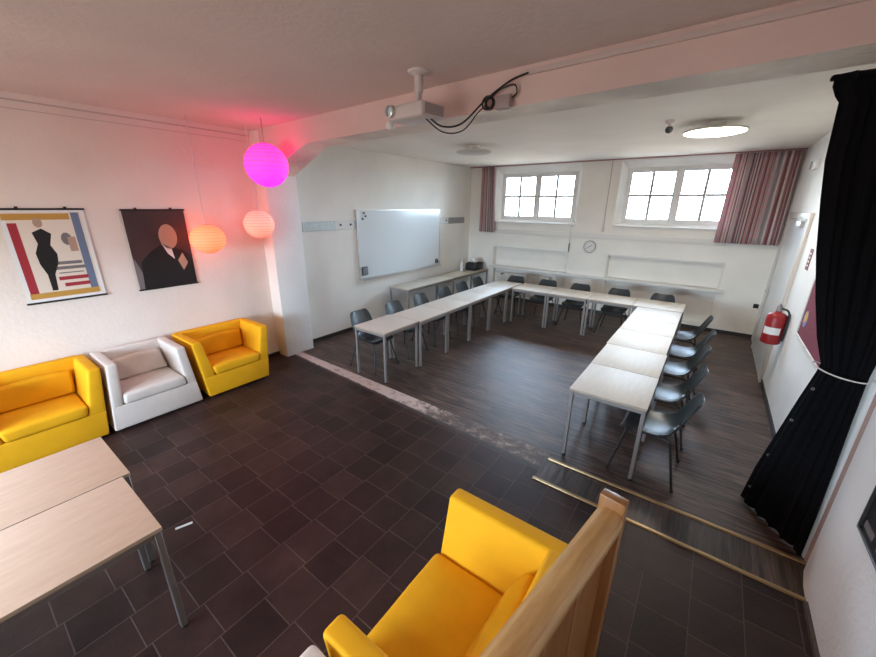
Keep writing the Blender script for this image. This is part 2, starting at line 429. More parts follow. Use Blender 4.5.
def wall_y(bm, y, depthdir, x0, x1, z0, z1, holes, mi=0):
    """wall in plane y with holes (x0,x1,z0,z1, depth, inset(x0,x1,z0,z1) or None, closed)"""
    xs = sorted({x0, x1, *[h[0] for h in holes], *[h[1] for h in holes]})
    zs = sorted({z0, z1, *[h[2] for h in holes], *[h[3] for h in holes]})
    for a, b in zip(xs, xs[1:]):
        for c, d in zip(zs, zs[1:]):
            mx, mz = (a+b)/2, (c+d)/2
            if any(h[0] < mx < h[1] and h[2] < mz < h[3] for h in holes): continue
            poly(bm, [(a,y,c),(b,y,c),(b,y,d),(a,y,d)], mi)
    for h in holes:
        o = [(h[0],h[2]),(h[1],h[2]),(h[1],h[3]),(h[0],h[3])]
        i = h[5] or h[:4]
        n = [(i[0],i[2]),(i[1],i[2]),(i[1],i[3]),(i[0],i[3])]
        y2 = y + depthdir*h[4]
        for k in range(4):
            p, q, r, s = o[k], o[(k+1) % 4], n[(k+1) % 4], n[k]
            poly(bm, [(p[0],y,p[1]),(q[0],y,q[1]),(r[0],y2,r[1]),(s[0],y2,s[1])], mi)
        if h[6]: poly(bm, [(a,y2,b) for a, b in n], mi)

W1o, W1i = (-4.72,-2.62,1.99,3.26), (-4.62,-2.735,2.035,3.125)
W2o, W2i = (-1.83,.27,1.99,3.26), (-1.725,.165,2.035,3.135)
bm = NB()
wall_y(bm, YF, 1, XL, XR, 0, H, [(*W1o,.20,W1i,False),(*W2o,.20,W2i,False),
      (-4.66,-2.72,  .12,1.337,.14,None,True),(-1.82,.235,.12,1.345,.14,None,True)])
struct('wall_far', bm, M['wall_white'], smooth=False)

# back wall (behind the viewpoint) with an unseen window added to light the near room
WB = (-4.9,-1.7,.95,2.25)
bm = NB()
wall_y(bm, YB, -1, XL, XN, 0, H, [(*WB,.2,None,False)])
struct('wall_back', bm, M['wall_pink'], smooth=False)

# skirting
def skirting(name, pts, h, t, mat, label):
    bm = NB()
    for (x0,y0),(x1,y1) in zip(pts, pts[1:]):
        if abs(x0-x1) < 1e-6: box(bm, x0, x0+t, min(y0,y1), max(y0,y1), 0, h)
        else: box(bm, min(x0,x1), max(x0,x1), y0, y0+t, 0, h)
    return struct(name, bm, mat, label=label)
skirting('baseboard_left', [(XL,3.53),(XL,YF)], .06, .015, M['skirt'], 'dark skirting below the whiteboard wall')
skirting('baseboard_far', [(XL,YF-.015),(XR,YF-.015)], .07, .015, M['skirt'], 'dark skirting below the windows')
skirting('baseboard_right', [(XR-.015,3.24),(XR-.015,6.52)], .07, .015, M['skirt'], 'dark skirting between curtain and door')
skirting('baseboard_near', [(XN-.02,YB),(XN-.02,2.69)], .035, .02, plain('cement_fillet', (.09,.065,.055), .8, bump=.6, bscale=40), 'crumbly brown fillet at the foot of the near wall')
skirting('baseboard_sofa', [(XL,2.56),(XL,3.02)], .05, .03, M['skirt'], 'dark skirting between sofa and pillar')

# window frames
def window(name, I, y, flip=False):
    x0, x1, z0, z1 = I
    bm = NB(); f = .05
    box(bm, x0,x0+f,y,y+.06,z0,z1); box(bm, x1-f,x1,y,y+.06,z0,z1)
    box(bm, x0+f,x1-f,y,y+.06,z0,z0+f); box(bm, x0+f,x1-f,y,y+.06,z1-f,z1)
    xm = (x0+x1)/2
    box(bm, xm-.03,xm+.03,y-.015,y+.06,z0+f,z1-f)
    fr = struct(name, bm, M['win_white'])
    for a, b, hs in ((x0+f,xm-.03,1), (xm+.03,x1-f,-1)):
        s = NB(); w = .045; ya, yb = y+.005, y+.05
        box(s,a,a+w,ya,yb,z0+f,z1-f,0,.004,1); box(s,b-w,b,ya,yb,z0+f,z1-f,0,.004,1)
        box(s,a+w,b-w,ya,yb,z0+f,z0+f+w); box(s,a+w,b-w,ya,yb,z1-f-w,z1-f)
        so = obj('sash', s, M['win_white'], fr)
        mu = NB(); c = (a+b)/2; zc = (z0+z1)/2+.01
        box(mu,c-.028,c+.028,ya+.004,yb-.008,z0+f+w,z1-f-w)
        box(mu,a+w,b-w,ya+.006,yb-.010,zc-.026,zc+.026)
        obj('glazing_bar', mu, M['win_dark'], so)
        g = NB(); box(g,a+w,b-w,y+.026,y+.030,z0+f+w,z1-f-w)
        obj('pane', g, M['glass'], so)
        hn = NB(); hx = b-.02 if hs > 0 else a+.02
        box(hn,hx-.012,hx+.012,ya-.02,ya,(z0+z1)/2-.1,(z0+z1)/2-.02); box(hn,hx-.01,hx+.01,ya-.045,ya-.02,(z0+z1)/2-.075,(z0+z1)/2+.03,0,.004,1)
        obj('handle', hn, M['alu'], so)
    return fr
window('window_1', W1i, YF+.20)['label'] = 'white four-pane double casement with the narrow curtain'
window('window_2', W2i, YF+.20)['label'] = 'white four-pane double casement with the wide curtain'
# added back window, out of view: simple frame
bm = NB(); x0,x1,z0,z1 = WB
for a,b in ((x0,x0+.06),(x1-.06,x1),((x0+x1)/2-.04,(x0+x1)/2+.04)): box(bm,a,b,YB-.18,YB-.12,z0,z1)
box(bm,x0,x1,YB-.18,YB-.12,z0,z0+.06); box(bm,x0,x1,YB-.18,YB-.12,z1-.06,z1)
w3 = struct('added_window_3', bm, M['win_white'])
bm = NB(); box(bm,x0+.06,x1-.06,YB-.152,YB-.148,z0+.06,z1-.06); obj('pane', bm, M['glass'], w3)

# sills and ledges on the far wall
for i,(x0,x1,z) in enumerate(((W1o[0],W1o[1]+.02,1.985),(W2o[0],W2o[1],1.985))):
    bm = NB(); box(bm,x0,x1,YF-.05,YF+.19,z-.028,z+.004,0,.006,2); struct('trim_%d'%(3+i), bm, M['trim_white'], label=('window sill under the narrow curtain window','window sill under the wide curtain window')[i])
bm = NB(); box(bm,-5.10,.20,YF-.028,YF+.005,1.685,1.80,0,.006,2); struct('trim_5', bm, M['trim_white'], label='flat moulding band running below both sills')
bm = NB(); box(bm,-4.76,.345,YF-.085,YF+.135,.80,.855,0,.008,2); struct('trim_6', bm, M['trim_white'], label='narrow white shelf ledge across the two wall niches')
for i,(x0,x1,z1) in enumerate(((-4.66,-2.72,1.337),(-1.82,.235,1.345))):
    bm = NB()
    box(bm,x0-.03,x1+.03,YF-.018,YF+.002,z1,z1+.035); box(bm,x0-.03,x0,YF-.018,YF+.002,.86,z1); box(bm,x1,x1+.03,YF-.018,YF+.002,.86,z1)
    struct('trim_%d'%(7+i), bm, M['trim_white'], label=('moulding round the niche over the radiator','moulding round the niche below the wide curtain window')[i])
# rail along the poster wall and duct along the beam top
bm = NB(); box(bm,XL,XL+.012,YB,3.0,3.228,3.242,0,.003,1); box(bm,XL,XL+.006,YB,3.0,3.160,3.166); struct('trim_9', bm, M['duct'], label='thin picture rail high on the poster wall')
bm = NB()
hexa(bm,[(-1.35,ynear(-1.35)-.022,3.235),(.9,ynear(.9)-.022,3.235),(.9,ynear(.9)+.002,3.235),(-1.35,ynear(-1.35)+.002,3.235),
         (-1.35,ynear(-1.35)-.022,3.268),(.9,ynear(.9)-.022,3.268),(.9,ynear(.9)+.002,3.268),(-1.35,ynear(-1.35)+.002,3.268)])
struct('trim_10', bm, M['duct'], label='cable duct along the top of the beam')

# door in the right wall
bm = NB(); y0,y1,zt = 6.55,8.30,2.25
for a,b in ((y0,y0+.055),(y0+.105,y0+.15),(y1-.08,y1)):
    box(bm,XR-.035,XR,a,b,0,zt+.06,0,.006,2)
box(bm,XR-.006,XR,y0+.055,y0+.105,0,zt+.06)
box(bm,XR-.035,XR,y0+.15,y1-.08,zt-.03,zt+.06,0,.006,2)
dr = struct('door_1', bm, plain('door_frame_paint',(.60,.55,.50),.5), label='white door with closer beside the fire extinguisher')
bm = NB(); box(bm,XR-.03,XR-.004,y0+.155,y1-.085,.01,zt-.035,0,.004,1); obj('leaf', bm, plain('door_leaf_gloss',(.80,.84,.88),.22), dr)
bm = NB(); box(bm,XR-.075,XR-.03,y0+.30,y0+.62,2.13,2.20,0,.006,2); tube(bm,[(XR-.06,y0+.5,2.205),(XR-.09,y0+.30,2.215),(XR-.05,y0+.12,2.23)],.008,6); obj('door_closer', bm, M['alu'], dr)
bm = NB(); tube(bm,[(XR-.03,y1-.17,1.05),(XR-.085,y1-.17,1.05),(XR-.085,y1-.29,1.05)],.010,8); box(bm,XR-.036,XR-.03,y1-.195,y1-.145,.93,1.10,0,.004,1); obj('handle', bm, M['alu'], dr)

# ------------------------------------------------------------------ wall and ceiling fittings
t = thing('wall_clock','round pale wall clock between the two windows','clock',(-2.24,YF-.0,1.505))
bm = NB(); lathe(bm,[(.0,0),(.135,0),(.14,.02),(.135,.04),(.118,.042),(.116,.03)],32,0,Matrix.Rotation(PI/2,4,'X')); obj('rim',bm,M['clock_rim'],t)
bm = NB(); lathe(bm,[(.116,.031),(0,.031)],32,0,Matrix.Rotation(PI/2,4,'X'))
for k in range(12):
    a = k*PI/6; s,c = math.sin(a),math.cos(a); r0,r1,w = .088,.104,.0035
    poly(bm,[(r0*s-w*c,-.0318,r0*c+w*s),(r1*s-w*c,-.0318,r1*c+w*s),(r1*s+w*c,-.0318,r1*c-w*s),(r0*s+w*c,-.0318,r0*c-w*s)],1)
obj('dial',bm,[M['clock_face'],M['black']],t,recalc=False)
for a,l,w in ((.9,.058,.005),(4.2,.088,.0035)):
    bm = NB(); s,c = math.sin(a),math.cos(a); b0=-.015
    poly(bm,[(b0*s-w*c,-.034,b0*c+w*s),(l*s-w*c,-.034,l*c+w*s),(l*s+w*c,-.034,l*c-w*s),(b0*s+w*c,-.034,b0*c-w*s)]); obj('hand',bm,M['black'],t)

# ceiling lamps
def ceiling_lamp(loc, R, mat, label, group=None):
    t = thing('ceiling_lamp',label,'ceiling lamp',loc,0,group)
    bm = NB(); lathe(bm,[(0,0),(.10,0),(.10,-.075),(0,-.075)],24); obj('mount',bm,M['trim_white'],t)
    bm = NB(); lathe(bm,[(0,-.075),(R*.9,-.075),(R,-.085),(R,-.102),(R-.012,-.106),(0,-.106)],40); obj('disc',bm,M['lamp_off'],t)
    bm = NB(); lathe(bm,[(R-.012,-.107),(R-.05,-.117),(0,-.122)],40); obj('diffuser',bm,mat,t)
    return t
ceiling_lamp((-.24,5.78,H),.315,M['lamp_on'],'lit round disc lamp on the ceiling in front of the wide curtain window','round disc ceiling lamps')
ceiling_lamp((-3.52,5.80,H),.29,M['lamp_off'],'unlit round disc lamp on the ceiling near the whiteboard','round disc ceiling lamps')

ceiling_lamp((-3.7,-1.1,H),.315,M['lamp_added'],'added unseen lit disc lamp on the near ceiling above the cream armchair side','round disc ceiling lamps')  # added behind the camera as light for the near room
ceiling_lamp((-1.0,-1.5,H),.315,M['lamp_added'],'added unseen lit disc lamp on the near ceiling towards the near right wall','round disc ceiling lamps')  # second added lamp behind the camera, also lighting the near room
t = thing('motion_detector','small dark detector on the ceiling beside the lit disc lamp','detector',(-.66,5.36,H))
bm = NB(); lathe(bm,[(0,0),(.055,0),(.05,-.03),(.02,-.04),(.02,-.075),(0,-.075)],20); obj('base',bm,M['device'],t)
bm = NB(); lathe(bm,[(0,-.065),(.03,-.07),(.042,-.095),(.036,-.12),(.018,-.135),(0,-.137)],20); obj('sensor_head',bm,M['dark_grey'],t)

# projector on its ceiling pole
t = thing('projector','white projector hanging from the near ceiling by a short pole','projector',(-2.02,2.50,H))
bm = NB(); lathe(bm,[(0,0),(.085,0),(.08,-.012),(.035,-.03),(.032,-.14),(0,-.14)],24); obj('ceiling_mount',bm,M['device'],t)
bm = NB(); lathe(bm,[(.022,-.12),(.022,-.20),(.03,-.205),(.03,-.225),(0,-.225)],16); obj('pole',bm,M['alu'],t)
RP = Matrix.Rotation(math.radians(-6),4,'Z')
body = bpy.data.objects.new('body',None)
bm = NB(); box(bm,-.24,.16,-.13,.13,-.325,-.225,0,.022,3)
box(bm,-.04,.04,-.05,.05,-.225,-.205,0,.008,2)
bmesh.ops.transform(bm,matrix=RP,verts=bm.verts)
bd = obj('body',bm,M['device'],t)
bm = NB(); ML = RP @ Matrix.Translation((-.17,-.13,-.265)) @ Matrix.Rotation(PI/2,4,'X')
lathe(bm,[(0,-.01),(.045,-.01),(.045,.03),(.036,.034),(.034,.012)],24,0,ML); lr = obj('lens_ring',bm,M['alu'],bd)
bm = NB(); lathe(bm,[(.034,.012),(.02,.022),(0,.025)],24,0,ML); obj('lens',bm,M['lens'],lr)
bm = NB(); box(bm,.162,.166,-.10,.10,-.31,-.24); 
bmesh.ops.transform(bm,matrix=RP,verts=bm.verts); obj('side_vent',bm,M['device_grey'],bd)
bm = NB(); bmesh.ops.create_uvsphere(bm,u_segments=16,v_segments=10,radius=.036,matrix=RP@Matrix.Translation((-.225,-.10,-.35))); obj('adjusting_foot',bm,M['trim_white'],bd)

def bez(pts, n=10):
    """Catmull-Rom through pts"""
    P = [Vector(p) for p in pts]; out = []
    for i in range(len(P)-1):
        a,b,c,d = P[max(i-1,0)],P[i],P[i+1],P[min(i+2,len(P)-1)]
        for k in range(n):
            s = k/n
            out.append(.5*((2*b)+(c-a)*s+(2*a-5*b+4*c-d)*s*s+(3*b-a-3*c+d)*s**3))
    out.append(P[-1]); return out
def cable(name, pts, r, mat, label, cat='cable', group=None):
    bm = NB(); tube(bm,bez(pts),r,7); return tag(obj(name,bm,mat),label,cat,group)
cable('projector_cable',[(-1.92,2.50,2.985),(-1.84,2.56,2.925),(-1.73,2.66,2.95),(-1.60,2.76,3.10),(-1.50,2.79,3.17),(-1.40,2.805,3.22),(-1.28,2.812,3.245)],.007,M['black'],'thick black cable sagging from the projector up to the duct',group='projector cables')
cable('projector_cable',[(-1.95,2.48,2.985),(-1.83,2.55,2.885),(-1.72,2.66,2.90),(-1.64,2.75,3.03),(-1.60,2.79,3.08)],.005,M['black'],'thin black cable hanging lowest between projector and junction box',group='projector cables')
t = thing('junction_box','grey junction box with coiled cable on the beam face','junction box',(-1.46,ynear(-1.46)-.001,3.085))
bm = NB(); box(bm,-.06,.06,-.06,0,-.045,.045,0,.006,2); obj('case',bm,M['device_grey'],t)
bm = NB()
for k,(rr,dx) in enumerate(((.040,0),(.033,.008),(.045,-.006))):
    tube(bm,[(-.125+dx+rr*math.cos(a*PI/8),-.02-.012*k,.01+rr*math.sin(a*PI/8)) for a in range(17)],.007,6)
tube(bm,bez([(-.10,-.03,.05),(-.02,-.05,.085),(.08,-.04,.10),(.10,-.03,.05),(.06,-.03,.02)]),.006,6)
obj('coiled_cable',bm,M['black'],t)

# paper lanterns
def lantern(name, loc, R, squash, mat, label, cordmat, topz=H):
    t = thing(name,label,'lantern',loc)
    bm = NB(); prof = []
    n = 44
    for i in range(n+1):
        a = -PI/2 + PI*i/n
        rr = R*math.cos(a)*(1+.012*math.cos(i*PI)) if 0 < i < n else 0
        prof.append((max(rr,.03 if i in (0,n) else 0),R*squash*math.sin(a)))
    lathe(bm,prof,36); obj('shade',bm,mat,t,angle=180)
    bm = NB()
    for i in range(1,15):
        a = -PI/2+PI*i/15; rr = R*math.cos(a)+.0015; zz = R*squash*math.sin(a)
        tube(bm,[(rr*math.cos(k*PI/18),rr*math.sin(k*PI/18),zz) for k in range(37)],.0016,5,cap=False)
    obj('rib_wires',bm,M['rib'],t)
    bm = NB(); tube(bm,[(0,0,R*squash-.01),(0,0,topz-loc[2])],.0055,6); obj('cord',bm,cordmat,t)
    bm = NB(); lathe(bm,[(.03,R*squash-.012),(.034,R*squash-.005),(.028,R*squash+.004)],16); obj('top_ring',bm,M['alu'],t)
    return t
lantern('paper_lantern',(-4.51,2.665,2.79),.245,1.0,M['lantern_purple'],'large glowing magenta paper lantern by the pillar',M['device_grey'])['group']='paper lanterns'
lantern('paper_lantern',(-5.15,2.128,1.925),.20,.88,M['lantern_orange'],'small orange paper lantern beside the dark portrait-format poster',M['cord_white'])['group']='paper lanterns'
lantern('paper_lantern',(-5.0,2.738,2.09),.19,.94,M['lantern_peach'],'small peach paper lantern hanging below the magenta one',M['cord_white'])['group']='paper lanterns'

# small things on the far and right walls
bm = NB(); tube(bm,[(-2.70,YF-.045,2.00),(-2.695,YF-.05,1.32)],.006,6); o = tag(obj('crank_rod',bm,M['alu']),'thin crank rod hanging below the narrow curtain window','rod')
bm = NB(); tube(bm,[(-2.697,YF-.049,1.55),(-2.696,YF-.05,1.36)],.013,8); obj('grip',bm,M['black'],o)
bm = NB(); box(bm,-2.712,-2.688,YF-.055,YF+.004,1.93,1.96); obj('bracket',bm,M['alu'],o)
bm = NB(); tube(bm,[(-2.0,YF-.06,3.27),(-2.005,YF-.05,1.93)],.006,6); o = tag(obj('pull_rod',bm,M['device_grey']),'thin curtain pull rod between the two windows','rod')
bm = NB(); lathe(bm,[(.006,.0),(.02,-.01),(.024,-.09),(0,-.095)],12,0,Matrix.Translation((-2.005,YF-.05,1.935))); obj('weight',bm,M['device'],o)
bm = NB(); box(bm,.835,.915,YF-.012,YF,.585,.665,0,.004,1); box(bm,.855,.895,YF-.03,YF-.012,.605,.645,0,.004,1); tag(obj('wall_socket',bm,M['black']),'black wall socket on the window wall in the corner by the door','socket')
t = thing('emergency_light','small grey emergency light box high on the wall above the door','light',(XR,7.45,2.93))
bm = NB(); box(bm,-.05,0,-.17,.17,-.06,.06,0,.006,2); obj('case',bm,M['win_white'],t)
bm = NB(); box(bm,-.056,-.05,.04,.16,-.05,.05); obj('cover',bm,M['device_grey'],t)
t = thing('wall_sign','small dark red sign above the maroon pinboard','sign',(XR-.001,6.02,1.80))
bm = NB(); box(bm,-.006,0,-.075,.075,-.12,.12,0,.002,1); obj('plate',bm,M['sign_red'],t)
bm = NB()
for k in range(4): box(bm,-.008,-.006,-.05,.05-.02*(k%2),.06-.045*k,.075-.045*k)
obj('pale_marks',bm,M['paper'],t)

# fire extinguisher
t = thing('fire_extinguisher','red fire extinguisher with white label hung beside the door','fire extinguisher',(.822,6.05,.735))
bm = NB(); lathe(bm,[(0,0),(.085,0),(.098,.012),(.1,.03),(.1,.33),(.09,.37),(.06,.395),(.03,.405),(.028,.43),(0,.43)],28); obj('cylinder',bm,M['red'],t)
bm = NB(); R_=.1012
vs=[]
for k in range(13):
    a = 4.40 + (k-6)*.15
    vs.append((bm.verts.new((R_*math.cos(a),R_*math.sin(a),.13)),bm.verts.new((R_*math.cos(a),R_*math.sin(a),.22))))
for a,b in zip(vs,vs[1:]): bm.faces.new((a[0],b[0],b[1],a[1]))
obj('label_band',bm,M['paper'],t)
bm = NB(); lathe(bm,[(0,.42),(.03,.42),(.03,.47),(.018,.49),(0,.49)],14); box(bm,-.012,.012,-.07,.02,.475,.485); box(bm,-.012,.012,-.075,.02,.498,.506); obj('valve',bm,M['leg'],t)
bm = NB(); tube(bm,bez([(.02,-.02,.455),(.075,-.05,.44),(.10,-.07,.36),(.095,-.075,.20),(.09,-.075,.06)]),.011,8); obj('hose',bm,M['black'],t)
bm = NB(); box(bm,.095,.114,-.03,.03,.05,.40,0,.003,1); obj('bracket',bm,M['dark_grey'],t)

# maroon pinboard
t = thing('pinboard','maroon pinboard with pale frame half behind the black curtain','pinboard',(XR,4.55,1.42))
bm = NB(); box(bm,-.014,0,-.8,.8,-.34,.34); obj('felt',bm,M['maroon'],t)
bm = NB()
box(bm,-.022,0,-.84,.84,-.38,-.34,0,.004,1); box(bm,-.022,0,-.84,.84,.34,.38,0,.004,1); box(bm,-.022,0,.8,.84,-.34,.34,0,.004,1); box(bm,-.022,0,-.84,-.8,-.34,.34,0,.004,1)
obj('frame',bm,M['trim_white'],t)
t = thing('round_sticker','round blue and yellow sticker on the maroon pinboard','sticker',(XR-.0145,5.19,1.275))
RY = Matrix.Rotation(-PI/2,4,'Y')
bm = NB(); lathe(bm,[(0,0),(.085,0),(.085,.003),(0,.003)],28,0,RY); obj('disc',bm,M['blue'],t)
bm = NB(); lathe(bm,[(0,0.0032),(.055,.0032),(.055,.005),(0,.005)],20,0,Matrix.Translation((0,-.015,.025))@RY); obj('spot',bm,M['sun_yellow'],t)
bm = NB(); lathe(bm,[(0,0.0052),(.022,.0052),(.022,.007),(0,.007)],16,0,Matrix.Translation((0,.03,-.03))@RY); obj('dot',bm,M['pink'],t)

# dark framed panel on the near right wall
t = thing('framed_board','black framed board on the near white wall at the picture edge','picture',(XN,2.10,1.12))
bm = NB(); box(bm,-.012,0,-.40,.40,-.33,.33); obj('backing',bm,M['print_black'],t)
bm = NB()
for a in ((-.40,.40,-.33,-.318),(-.40,.40,.318,.33),(-.40,-.388,-.318,.318),(.388,.40,-.318,.318)): box(bm,-.024,0,*a,0,.003,1)
obj('frame',bm,M['dark_grey'],t)
bm = NB(); box(bm,-.015,-.012,.24,.36,-.29,-.25); box(bm,-.016,-.012,.02,.18,-.29,-.25); obj('print',bm,M['print_grey'],t)

# ------------------------------------------------------------------ whiteboard wall
t = thing('whiteboard','large whiteboard with aluminium rim on the left wall','whiteboard',(XL+.001,6.165,1.615))
bm = NB(); box(bm,.012,.024,-1.30,1.30,-.635,.635); obj('surface',bm,M['board'],t)
bm = NB()
for a in ((-1.32,1.32,.635,.655),(-1.32,1.32,-.655,-.635),(-1.32,-1.30,-.635,.635),(1.30,1.32,-.635,.635)): box(bm,0,.032,*a,0,.003,1)
obj('rim',bm,M['alu'],t)
bm = NB(); box(bm,.03,.095,-1.25,1.30,-.672,-.66,0,.002,1); box(bm,.088,.095,-1.25,1.30,-.66,-.645); obj('pen_tray',bm,M['alu'],t)
for i,(y,z,l) in enumerate(((5.04,2.205,'topmost dark magnet in the cluster on the whiteboard corner'),(5.075,2.15,'middle dark magnet in the cluster on the whiteboard corner'),(5.00,2.10,'lowest dark magnet in the cluster on the whiteboard corner'))):
    bm = NB(); lathe(bm,[(0,0),(.022,0),(.02,.012),(0,.013)],14,0,Matrix.Rotation(PI/2,4,'Y')); tag(obj('magnet',bm,M['magnet'],loc=(XL+.0255,y,z)),l,'magnet','whiteboard magnets')
t = thing('board_eraser','grey board eraser stuck low on the whiteboard near the pillar','eraser',(XL+.0255,4.98,1.12))
bm = NB(); box(bm,0,.02,-.075,.075,-.085,.085,0,.004,1); obj('felt_pad',bm,M['dark_grey'],t)
bm = NB(); box(bm,.02,.045,-.06,.06,-.07,.07,0,.008,2); obj('grip',bm,M['eraser'],t)
t = thing('marker_clip','small dark clip low on the whiteboard at the window side','clip',(XL+.0255,7.36,1.07))
bm = NB(); box(bm,0,.02,-.05,-.02,-.06,.04,0,.004,1); box(bm,0,.02,.02,.05,-.06,.02,0,.004,1); obj('prongs',bm,M['magnet'],t)
bm = NB(); box(bm,0,.02,-.02,.02,.0,.05,0,.004,1); obj('body',bm,M['eraser'],t)
for i,(y0,y1,p0,p1,l) in enumerate(((3.70,4.83,4.36,4.79,'grey magnetic strip on the wall between pillar and whiteboard'),(7.505,8.61,7.52,7.86,'grey magnetic strip on the wall between whiteboard and corner'))):
    t = thing('magnetic_strip',l,'strip',(XL,0,2.0),0,'magnetic strips'); zc = 0
    bm = NB(); box(bm,0,.012,y0,y1,-.075,.075,0,.003,1); obj('metal_band',bm,M['steel_strip'],t)
    bm = NB(); box(bm,.0125,.0145,p0,p1,-.07,.07); obj('paper_slip',bm,M['paper'],t)
    for y in ((p0+.12,p1-.08) if i == 0 else (p1-.09,)):
        bm = NB(); lathe(bm,[(0,0),(.02,0),(.018,.012),(0,.013)],14,0,Matrix.Translation((.0145,y,.01))@Matrix.Rotation(PI/2,4,'Y')); obj('button',bm,M['magnet'],t)

# posters: plain generic prints in the colours of the ones in the room
def poster(loc, w, h, label):
    t = thing('poster',label,'poster',loc,0,'hanging posters')
    bm = NB(); tube(bm,[(.012,-w/2-.01,h/2),(.012,w/2+.01,h/2)],.010,8); obj('top_rail',bm,M['black'],t)
    bm = NB(); tube(bm,[(.012,-w/2-.01,-h/2),(.012,w/2+.01,-h/2)],.010,8); obj('bottom_rail',bm,M['black'],t)
    for y in (-w*.28,w*.28):
        bm = NB(); box(bm,0,.02,y-.012,y+.012,h/2+.006,h/2+.026,0,.003,1); obj('hanger',bm,M['black'],t)
    return t
def shape(bm, w, h, uv, x, mi):
    poly(bm,[(x,(u-.5)*w,(v-.5)*h) for u,v in uv],mi)
def ell(u,v,a,b,n=20): return [(u+a*math.cos(2*PI*k/n),v+b*math.sin(2*PI*k/n)) for k in range(n)]
def rc(u0,u1,v0,v1): return [(u0,v0),(u1,v0),(u1,v1),(u0,v1)]
w,h = .61,.915
t = poster((XL+.002,.772,1.823),w,h,'cream poster with ochre, red and blue bands above the sofas')
bm = NB(); box(bm,.010,.0125,-w/2,w/2,-h/2,h/2,0); S = lambda uv,mi,k=1: shape(bm,w,h,uv,.0125+.0004*k,mi)
S(rc(.06,.95,.04,.965),1)
S(rc(.02,.80,.89,.955),2,2); S(rc(.05,.93,.045,.105),2,2); S(rc(.06,.165,.105,.86),3,2); S(rc(.82,.925,.105,.965),4,2)
S([(.33,.12),(.40,.12),(.42,.30),(.50,.42),(.52,.52),(.47,.62),(.52,.74),(.42,.80),(.30,.76),(.33,.64),(.27,.54),(.28,.42),(.33,.30)],5,3)
S(ell(.40,.86,.055,.05),6,3); S(ell(.69,.68,.07,.07,10),7,3); S(rc(.70,.80,.54,.70),6,4)
S(rc(.48,.80,.40,.435),7,3); S(rc(.45,.82,.345,.38),7,3); S(rc(.47,.79,.30,.312),7,3)
S(rc(.45,.83,.225,.265),3,3); S(rc(.50,.83,.15,.19),3,3)
obj('sheet',bm,[M['paper'],M['print_cream'],M['ochre'],M['print_red'],M['print_blue'],M['print_black'],M['print_tan'],M['print_grey']],t,smooth=False,recalc=False)
t = poster((XL+.002,1.707,1.811),.625,.92,'dark poster with a tan oval above a black mound, beside the orange lantern')
bm = NB(); w,h = .625,.92; box(bm,.010,.0125,-w/2,w/2,-h/2,h/2,0)
S(rc(0,1,0,1),0)
S([(.0,.0),(.12,.0),(.10,.22),(.03,.38),(.0,.42)],4,2)
S([(.08,.0),(1.0,.0),(1.0,.22),(.97,.40),(.84,.48),(.62,.52),(.46,.55),(.30,.48),(.12,.36),(.10,.22)],1,3)
S([(.50,.58),(.66,.50),(.68,.36),(.58,.44)],3,4)
S(ell(.64,.66,.155,.16),2,4); 
S([(.80,.20),(.90,.30),(.83,.44),(.73,.34)],2,4)
obj('sheet',bm,[M['print_dark'],M['print_black'],M['print_tan'],M['paper'],M['print_grey']],t,smooth=False,recalc=False)

# ------------------------------------------------------------------ curtains
def drape(A, B, folds, amp, nu, mat, thick=.004, uvw=1.0, phase=0.0):
    """A,B: lists of (x,y,z) down each side edge. Returns a closed bmesh of a pleated cloth."""
    bm = NB(); rows = len(A); uvl = bm.loops.layers.uv.new('UVMap')
    def side(off):
        g = []
        for i in range(rows):
            a, b = Vector(A[i]), Vector(B[i]); d = (b-a); d.z = 0
            nrm = Vector((-d.y,d.x,0)).normalized()
            row = []
            am = amp[i] if isinstance(amp,(list,tuple)) else amp
            for k in range(nu+1):
                u = k/nu
                w = math.sin(u*folds*2*PI+phase+.5*math.sin(u*9+i*.15)) + .35*math.sin(u*folds*4.6*PI+1+i*.1)
                p = a + (b-a)*(u+.012*math.sin(u*folds*4*PI)) + nrm*(am*w+off)
                row.append(bm.verts.new(p))
            g.append(row)
        return g
    F = side(thick/2); G = side(-thick/2)
    def quad(vs, us):
        f = bm.faces.new(vs)
        for l, u in zip(f.loops, us): l[uvl].uv = (u[0]*uvw, u[1])
    for i in range(rows-1):
        for k in range(nu):
            us = [(k/nu,i/rows),((k+1)/nu,i/rows),((k+1)/nu,(i+1)/rows),(k/nu,(i+1)/rows)]
            quad((F[i][k],F[i][k+1],F[i+1][k+1],F[i+1][k]),us)
            quad((G[i+1][k],G[i+1][k+1],G[i][k+1],G[i][k]),us[::-1])
        for k in (0,nu):
            quad((F[i][k],F[i+1][k],G[i+1][k],G[i][k]),[(k/nu,0)]*4)
    for k in range(nu):
        for i in (0,rows-1):
            quad((F[i][k],F[i][k+1],G[i][k+1],G[i][k]),[(k/nu,0)]*4)
    return bm
def lerp3(P, n):
    out = []
    for a, b in zip(P, P[1:]):
        for k in range(n): out.append(tuple(x+(y-x)*k/n for x,y in zip(a,b)))
    out.append(P[-1]); return out
yc = 8.79
bm = drape(lerp3([(-5.07,yc,3.27),(-5.09,yc,1.715)],10),lerp3([(-4.70,yc,3.27),(-4.63,yc,1.715)],10),4.5,.028,90,None,uvw=.55)
tag(obj('striped_curtain',bm,M['stripes'],angle=180),'narrow rose striped curtain by the whiteboard corner','curtain','striped window curtains')
bm = drape(lerp3([(.02,yc,3.265),(0.0,yc,1.745)],10),lerp3([(.905,yc,3.265),(.92,yc,1.745)],10),10,.026,220,None,uvw=1.25,phase=.8)
tag(obj('striped_curtain',bm,M['stripes'],angle=180),'wide rose striped curtain covering the end of the window near the door','curtain','striped window curtains')
